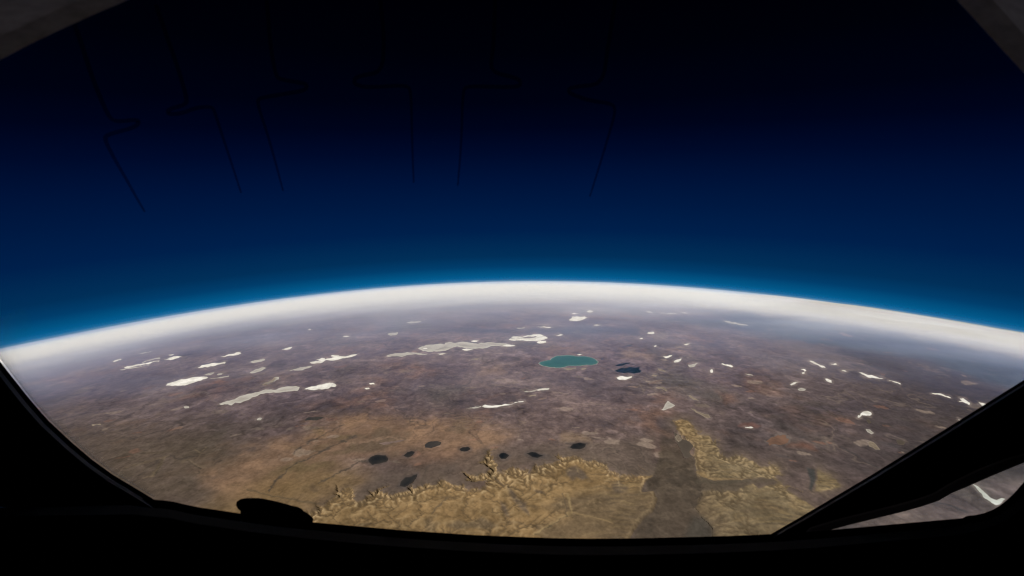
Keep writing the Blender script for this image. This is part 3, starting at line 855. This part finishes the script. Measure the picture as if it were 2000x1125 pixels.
# ------------------------------------------------------------------ the air: closed shells of haze round the whole globe, thin and blue high up,
# with a bank of white haze lying over the far lands
def build_air():
    SHELLS = [(44, .00006, (.30, .70, 1.0), (420, 900)), (36, .00035, (.60, .85, 1.0), (420, 900)), (30, .0030, (.60, .65, 1.0), (500, 1350)),
              (22, .0026, (.85, .91, 1.0), (680, 1300)), (14, .0048, (.95, .97, 1.0), (880, 1280)),
              (9, .011, (1.0, 1.0, 1.0), (1030, 1250)), (10, .0030, (.34, .42, 1.0), (380, 720)),
              (32, .0090, (.60, .55, .45, 1), (960, 1420))]
    th = np.concatenate([np.linspace(0, 4.5, 12), np.linspace(4.5, 26, 130)[1:], np.linspace(26, 179.9, 60)[1:]])
    th = np.radians(th)
    az = np.linspace(0, 2 * np.pi, 513)[:-1]
    T, A = np.meshgrid(th, az, indexing='ij')
    M = np.stack([(T * R * np.sin(A)).ravel(), (T * R * np.cos(A)).ravel()], 1)
    arc = (T * R).ravel()
    nr, na = T.shape
    i = np.arange(nr - 1)[:, None]; j = np.arange(na)[None, :]; jn = (j + 1) % na
    q = np.stack([i * na + jn, (i + 1) * na + jn, (i + 1) * na + j, i * na + j], -1).reshape(-1, 4)
    for k, (top, dens, colr, ramp) in enumerate(SHELLS):
        h = np.full(len(M), float(top))
        if ramp:
            azd = np.degrees(np.arctan2(M[:, 0], M[:, 1]))
            far = 200 * sstep(8, 50, -azd) + 270 * sstep(8, 50, azd)      # the bank begins farther off to both sides
            f = (arc - ramp[0] - far) / (ramp[1] - ramp[0])
            f = f + .38 * fbm(M[:, 0] / 260 + k * .2, M[:, 1] / 130, 4, 301) * (f > -.5) * (arc < 2600)
            if len(colr) > 3: f = np.where(np.abs(azd) < 120, f * sstep(14, 40, azd) - .3 * (1 - sstep(14, 40, azd)), -.3)
            h = np.where(f > 0, top * np.minimum(f, 1), np.maximum(f * 60, -9.0))
        me = mesh_np('haze', map_world(M, h), quads=q)
        g = NT('air')
        v = g.n('ShaderNodeVolumePrincipled')
        v.inputs['Color'].default_value = (*colr[:3], 1)
        v.inputs['Absorption Color'].default_value = (1, 1, 1, 1) if len(colr) < 4 else (0, 0, 0, 1)
        v.inputs['Density'].default_value = dens / KM
        v.inputs['Anisotropy'].default_value = -0.1
        g.t.links.new(v.outputs[0], g.out.inputs['Volume'])
        link('haze', me, g.m, kind='stuff', label='white and blue haze along the curved limb', category='haze')
build_air()

# ------------------------------------------------------------------ the cockpit the picture is taken from
def plain(name, color, rough=.6, spec=.3, scale=60.0, var=.25):
    g = NT(name)
    tc = g.n('ShaderNodeTexCoord').outputs['Object']
    k = g.noise(tc, scale, 4, .6)
    c = g.ramp(k, [(.3, tuple(x * (1 - var) for x in color)), (.7, tuple(x * (1 + var) for x in color))])
    p = g.n('ShaderNodeBsdfPrincipled'); g.set(p, 'Base Color', c)
    p.inputs['Roughness'].default_value = rough; p.inputs['Specular IOR Level'].default_value = spec
    b = g.n('ShaderNodeBump', Strength=.15, Distance=.002); g.set(b, 'Height', k); g.set(p, 'Normal', b.outputs[0])
    g.surf(p.outputs[0])
    return g.m
M_BLACK = plain('black_padding', (.0022, .0022, .0024), .9, .02)
M_POST = plain('dark_frame_paint', (.0040, .0040, .0048), .7, .08)
M_LINER = plain('grey_lining', (.245, .26, .275), .8, .2)
M_RUBBER = plain('black_rubber', (.006, .006, .008), .7, .2)
M_CAP = plain('black_plastic', (.0022, .0022, .0024), .8, .03)

def mat_pane(name, tint, veil, veilc):
    g = NT(name)
    t = g.n('ShaderNodeBsdfTransparent'); t.inputs[0].default_value = (*tint, 1)
    tr = g.n('ShaderNodeBsdfTranslucent'); tr.inputs[0].default_value = (*veilc, 1)
    tc = g.n('ShaderNodeTexCoord').outputs['Object']
    k = g.math('MULTIPLY', g.noise(tc, 3.0, 3, .5), veil * 2)
    m = g.n('ShaderNodeMixShader'); g.set(m, 0, k)
    g.t.links.new(t.outputs[0], m.inputs[1]); g.t.links.new(tr.outputs[0], m.inputs[2])
    g.surf(m.outputs[0])
    return g.m

cockpit = bpy.data.objects.new('aircraft_cockpit', None)
COL.objects.link(cockpit)
cockpit['label'] = 'black silhouetted cockpit window surround with grey lining at the top corners'
cockpit['category'] = 'cockpit'

def on_plane(flat, dist):
    a = np.array(flat, float).reshape(-1, 2)
    d = px_dir(a[:, 0], a[:, 1])
    return d * (dist / d[:, 1])[:, None]

def slab(name, flat, far, thick, inset, mat, parent=None, smooth=0.0):
    """a solid whose outer face lies at distance `far`; towards the cabin it steps back by `inset` like a window reveal"""
    p = on_plane(flat, far)
    xz = p[:, [0, 2]]
    area = np.sum(xz[:, 0] * np.roll(xz[:, 1], -1) - xz[:, 1] * np.roll(xz[:, 0], -1))
    if area < 0: xz = xz[::-1]
    n = len(xz)
    e = np.roll(xz, -1, 0) - xz
    nrm = np.stack([e[:, 1], -e[:, 0]], 1); nrm /= np.linalg.norm(nrm, axis=1)[:, None] + 1e-12
    vn = nrm + np.roll(nrm, 1, 0); vn /= np.linalg.norm(vn, axis=1)[:, None] + 1e-12
    k = (far - thick) / far
    rings = [(xz, far), (xz - vn * .002, far - thick * .12), (xz * (1 - .5 * (1 - k)) - vn * inset * .6, far - thick * .5), (xz * k - vn * inset, far - thick)]
    bm = bmesh.new()
    vs = [[bm.verts.new((q[0], y, q[1])) for q in ring] for ring, y in rings]
    for a, b in zip(vs, vs[1:]):
        for i in range(n):
            bm.faces.new((a[i], a[(i + 1) % n], b[(i + 1) % n], b[i]))
    bm.faces.new(vs[0][::-1]); bm.faces.new(vs[-1])
    bmesh.ops.recalc_face_normals(bm, faces=bm.faces)
    me = bpy.data.meshes.new(name); bm.to_mesh(me); bm.free()
    return link(name, me, mat, parent or cockpit)

# lower sill and instrument cover under both windows
slab('glareshield', [150,972,250,970,300,976,318,977,340,980,360,985,390,991,430,997,470,1003,540,1012,612,1020,700,1028,780,1035,850,1040,930,1045,1000,1048,1080,1051,1150,1052,1230,1051.5,1300,1050,1420,1047,1510,1043,1595,1037.5,1700,1028,1800,1019,1880,1012,1889,1007.5,1905,1006,1922,1002,1938,996,1952,988,1966,977,1980,964,2000,941,2060,880,2400,560,2400,1900,-500,1900,-500,985],
     .82, .26, .03, M_BLACK)
slab('window_post', [-700,-60,-360,300,-150,548,-60,648,0,706,30,744,60,782,95,822,140,864,180,898,220,927,262,952,300,975,345,1010,345,1300,-700,1300], .90, .12, .02, M_POST)
slab('window_post', [1506,1043,1560,1012,1700,929,1850,836,2000,742,2200,615,2500,420,2500,720,2200,826,2000,895,1960,907,1915,924,1880,941,1852,956,1825,972,1790,984,1750,995,1690,1009.5,1640,1022,1588,1037,1540,1080,1480,1080], .90, .10, .012, M_POST)
slab('window_edge_strip', [1790,985,1830,969,1860,950,1900,928,1960,904,2010,890,2300,790,2300,800,2000,903,1940,927.5,1880,954,1840,970,1812,982], .96, .02, .002, plain('grey_sealant', (.10, .11, .11), .7, .2))
# window-edge reflection painted as a milky film along the left post, strongest there
def film():
    out = np.array([-60,640,0,700,30,740,60,778,95,818,140,860,180,894,220,923,262,948,300,971.]).reshape(-1, 2)
    inn = np.array([60,600,88,690,92,745,104,790,130,822,172,856,208,888,244,918,280,944,312,969.]).reshape(-1, 2)
    rows = [out * (1 - t) + inn * t for t in (0, .12, .3, .6, 1)]
    vs = []; ed = []
    for y in (.918, .9165):
        for t, r_ in zip((1, .62, .3, .12, 0), rows):
            vs += on_plane(r_.ravel(), y).tolist(); ed += [t] * len(r_)
    n = len(out); m = len(rows); fs = []
    for L in range(2):
        for a in range(m - 1):
            for b in range(n - 1):
                k = L * n * m + a * n + b
                f = (k, k + 1, k + n + 1, k + n); fs.append(f if L else f[::-1])
    me = bpy.data.meshes.new('window_edge_strip'); me.from_pydata(vs, [], fs); me.update()
    at = me.attributes.new('edge', 'FLOAT', 'POINT'); at.data.foreach_set('value', np.array(ed, np.float32))
    g = NT('edge_reflection')
    t = g.n('ShaderNodeBsdfTransparent'); tr = g.n('ShaderNodeBsdfTranslucent'); tr.inputs[0].default_value = (.50, .62, .60, 1)
    e = g.math('MULTIPLY', g.math('POWER', g.attr('edge').outputs['Fac'], 1.3), .30)
    mx = g.n('ShaderNodeMixShader'); g.set(mx, 0, e)
    g.t.links.new(t.outputs[0], mx.inputs[1]); g.t.links.new(tr.outputs[0], mx.inputs[2]); g.surf(mx.outputs[0])
    link('window_edge_strip', me, g.m, cockpit)
film()
# lining that arches over the windscreen
slab('headliner', [-500,370,-200,232,0,117,60,86,120,57,180,30,250,0,330,-36,420,-80,560,-135,740,-180,950,-205,1150,-212,1350,-208,1550,-190,1700,-155,1780,-112,1830,-52,1870,1,1915,50,1960,100,2000,143,2080,235,2200,400,2320,600,2900,700,2900,-1200,-900,-1200,-900,500], .50, .20, .075, M_LINER)

# the panes
PANE = [-700,-700,2700,-700,2700,330,1560,1050,1420,1120,-700,1120]
g = NT('windscreen_glass')
tb = g.n('ShaderNodeBsdfTransparent'); tb.inputs[0].default_value = (.985, .99, .99, 1); g.surf(tb.outputs[0])
pane = slab('windscreen', PANE, .935, .012, .0, g.m)
slab('side_window', [1480,1100,1560,1048,1750,985,2000,885,2700,640,2700,1300,1480,1300], 1.0, .01, 0, mat_pane('side_window_glass', (.95, 1.0, 1.0), .10, (.78, .88, .98)))

def tube(name, P, rad, mat, parent, taper=True):
    bm = bmesh.new()
    n = len(P); K = 8
    rings = []
    for i in range(n):
        a = P[max(i - 1, 0)]; b = P[min(i + 1, n - 1)]
        t = Vector(b - a).normalized()
        u = t.cross(Vector((0, 1, 0))).normalized(); w = t.cross(u)
        r = rad * (1 if not taper else (1.0 - .55 * max(0, (i / (n - 1) - .6) / .4)))
        rings.append([bm.verts.new(Vector(P[i]) + (u * math.cos(2 * math.pi * k / K) + w * math.sin(2 * math.pi * k / K)) * r) for k in range(K)])
    for a, b in zip(rings, rings[1:]):
        for k in range(K):
            f = bm.faces.new((a[k], a[(k + 1) % K], b[(k + 1) % K], b[k])); f.smooth = True
    bm.faces.new(rings[0][::-1]); bm.faces.new(rings[-1])
    bmesh.ops.recalc_face_normals(bm, faces=bm.faces)
    me = bpy.data.meshes.new(name); bm.to_mesh(me); bm.free()
    return link(name, me, mat, parent)

def smooth_path(p, it=2):
    p = np.asarray(p, float)
    for _ in range(it):
        q = [p[0]]
        for a, b in zip(p[:-1], p[1:]):
            q += [a * .8 + b * .2, a * .2 + b * .8]
        q.append(p[-1]); p = np.array(q)
    return p

WIRES = [[135,20,154,70,182,157,210,224,224,238,273,233,266,248,206,264,206,276,224,311,250,356,270,392,283,414],
         [305,10,322,60,350,140,366,196,360,205,330,213,327,223,353,222,385,210,415,208,421,224,437,273,451,315,471,377],
         [517,-40,521,0,528,88,539,150,552,156,602,164,595,177,546,185,504,192,504,206,525,270,541,328,553,373],
         [738,-40,743,0,750,70,747,140,694,150,691,164,715,171,796,166,803,182,805,280,808,357],
         [969,-40,967,0,964,88,957,140,1016,154,1016,171,915,168,904,175,901,280,894,363],
         [1207,-40,1202,0,1188,88,1177,164,1111,171,1111,182,1149,196,1198,203,1202,220,1177,304,1152,384]]
M_WIRE = mat_pane('dark_wire', (.70, .70, .72), .0, (0, 0, 0))
for wv in WIRES:
    p2 = smooth_path(np.array(wv, float).reshape(-1, 2), 2)
    tube('heating_wire', on_plane(p2.ravel(), .920), 0.0036, M_WIRE, pane)

# flat rounded cap standing on the sill at the left
def pillow(name, flat, dist, depth, mat, parent=None):
    p = on_plane(flat, dist)[:, [0, 2]]
    if np.sum(p[:, 0] * np.roll(p[:, 1], -1) - p[:, 1] * np.roll(p[:, 0], -1)) < 0: p = p[::-1]
    c = p.mean(0); n = len(p)
    bm = bmesh.new(); rings = []
    for k in range(-5, 6):
        t = k / 5 * math.pi / 2 * .93
        s_ = .35 + .65 * math.cos(t)
        base = np.array([c[0], p[:, 1].min()])
        ring = base + (p - base) * s_
        rings.append([bm.verts.new((q[0], dist + depth / 2 * math.sin(t), q[1])) for q in ring])
    for a, b in zip(rings, rings[1:]):
        for i in range(n):
            f = bm.faces.new((a[i], a[(i + 1) % n], b[(i + 1) % n], b[i])); f.smooth = True
    bm.faces.new(rings[0][::-1]); bm.faces.new(rings[-1])
    bmesh.ops.recalc_face_normals(bm, faces=bm.faces)
    me = bpy.data.meshes.new(name); bm.to_mesh(me); bm.free()
    return link(name, me, mat, parent or cockpit)
V['z'] = (400, 950, 6.657)
cap = pillow('rounded_cap', pts('z', [412,215,418,196,440,181,480,173,560,171,640,173,700,180,760,190,830,204,900,220,970,238,1040,255,1100,274,1150,291,1190,298,1230,305,1268,322,1280,332,1230,345,900,330,600,310,484,292,470,274,440,252,420,236]).ravel(), .80, .034, M_CAP)
pillow('cap_base', pts('z', [462,365,464,325,482,300,600,290,900,300,1200,320,1284,333,1320,354,1355,378,1385,405,1404,425,1410,438,1404,462,1396,490,1396,620,462,620]).ravel(), .80, .030, M_CAP)
g = NT('blue_glint_glow')
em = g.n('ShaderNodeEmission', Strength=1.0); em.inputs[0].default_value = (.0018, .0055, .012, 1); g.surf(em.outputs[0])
pillow('blue_glint', [-40,994,-10,993,8,994,16,997,17,1000,13,1004,4,1006,-40,1007], .775, .03, g.m)  # small blue glint at the left edge, imitated by weak emission

# shell of the cabin round the camera
def build_shell():
    bm = bmesh.new()
    def box(x0, x1, y0, y1, z0, z1):
        r = bmesh.ops.create_cube(bm, size=1.0)
        for v in r['verts']:
            v.co = Vector(((x0 + x1) / 2 + v.co.x * (x1 - x0), (y0 + y1) / 2 + v.co.y * (y1 - y0), (z0 + z1) / 2 + v.co.z * (z1 - z0)))
    box(-1.46, -1.40, -1.2, 1.04, -1.2, .70); box(1.40, 1.46, -1.2, 1.04, -1.2, .70)
    box(-1.46, 1.46, -1.2, 1.04, .702, .76); box(-1.46, 1.46, -1.2, 1.04, -1.26, -1.202)
    box(-1.39, 1.39, -1.2, -1.14, -1.19, .69)
    me = bpy.data.meshes.new('cabin_shell'); bm.to_mesh(me); bm.free()
    return link('cabin_shell', me, M_BLACK, cockpit)
build_shell()
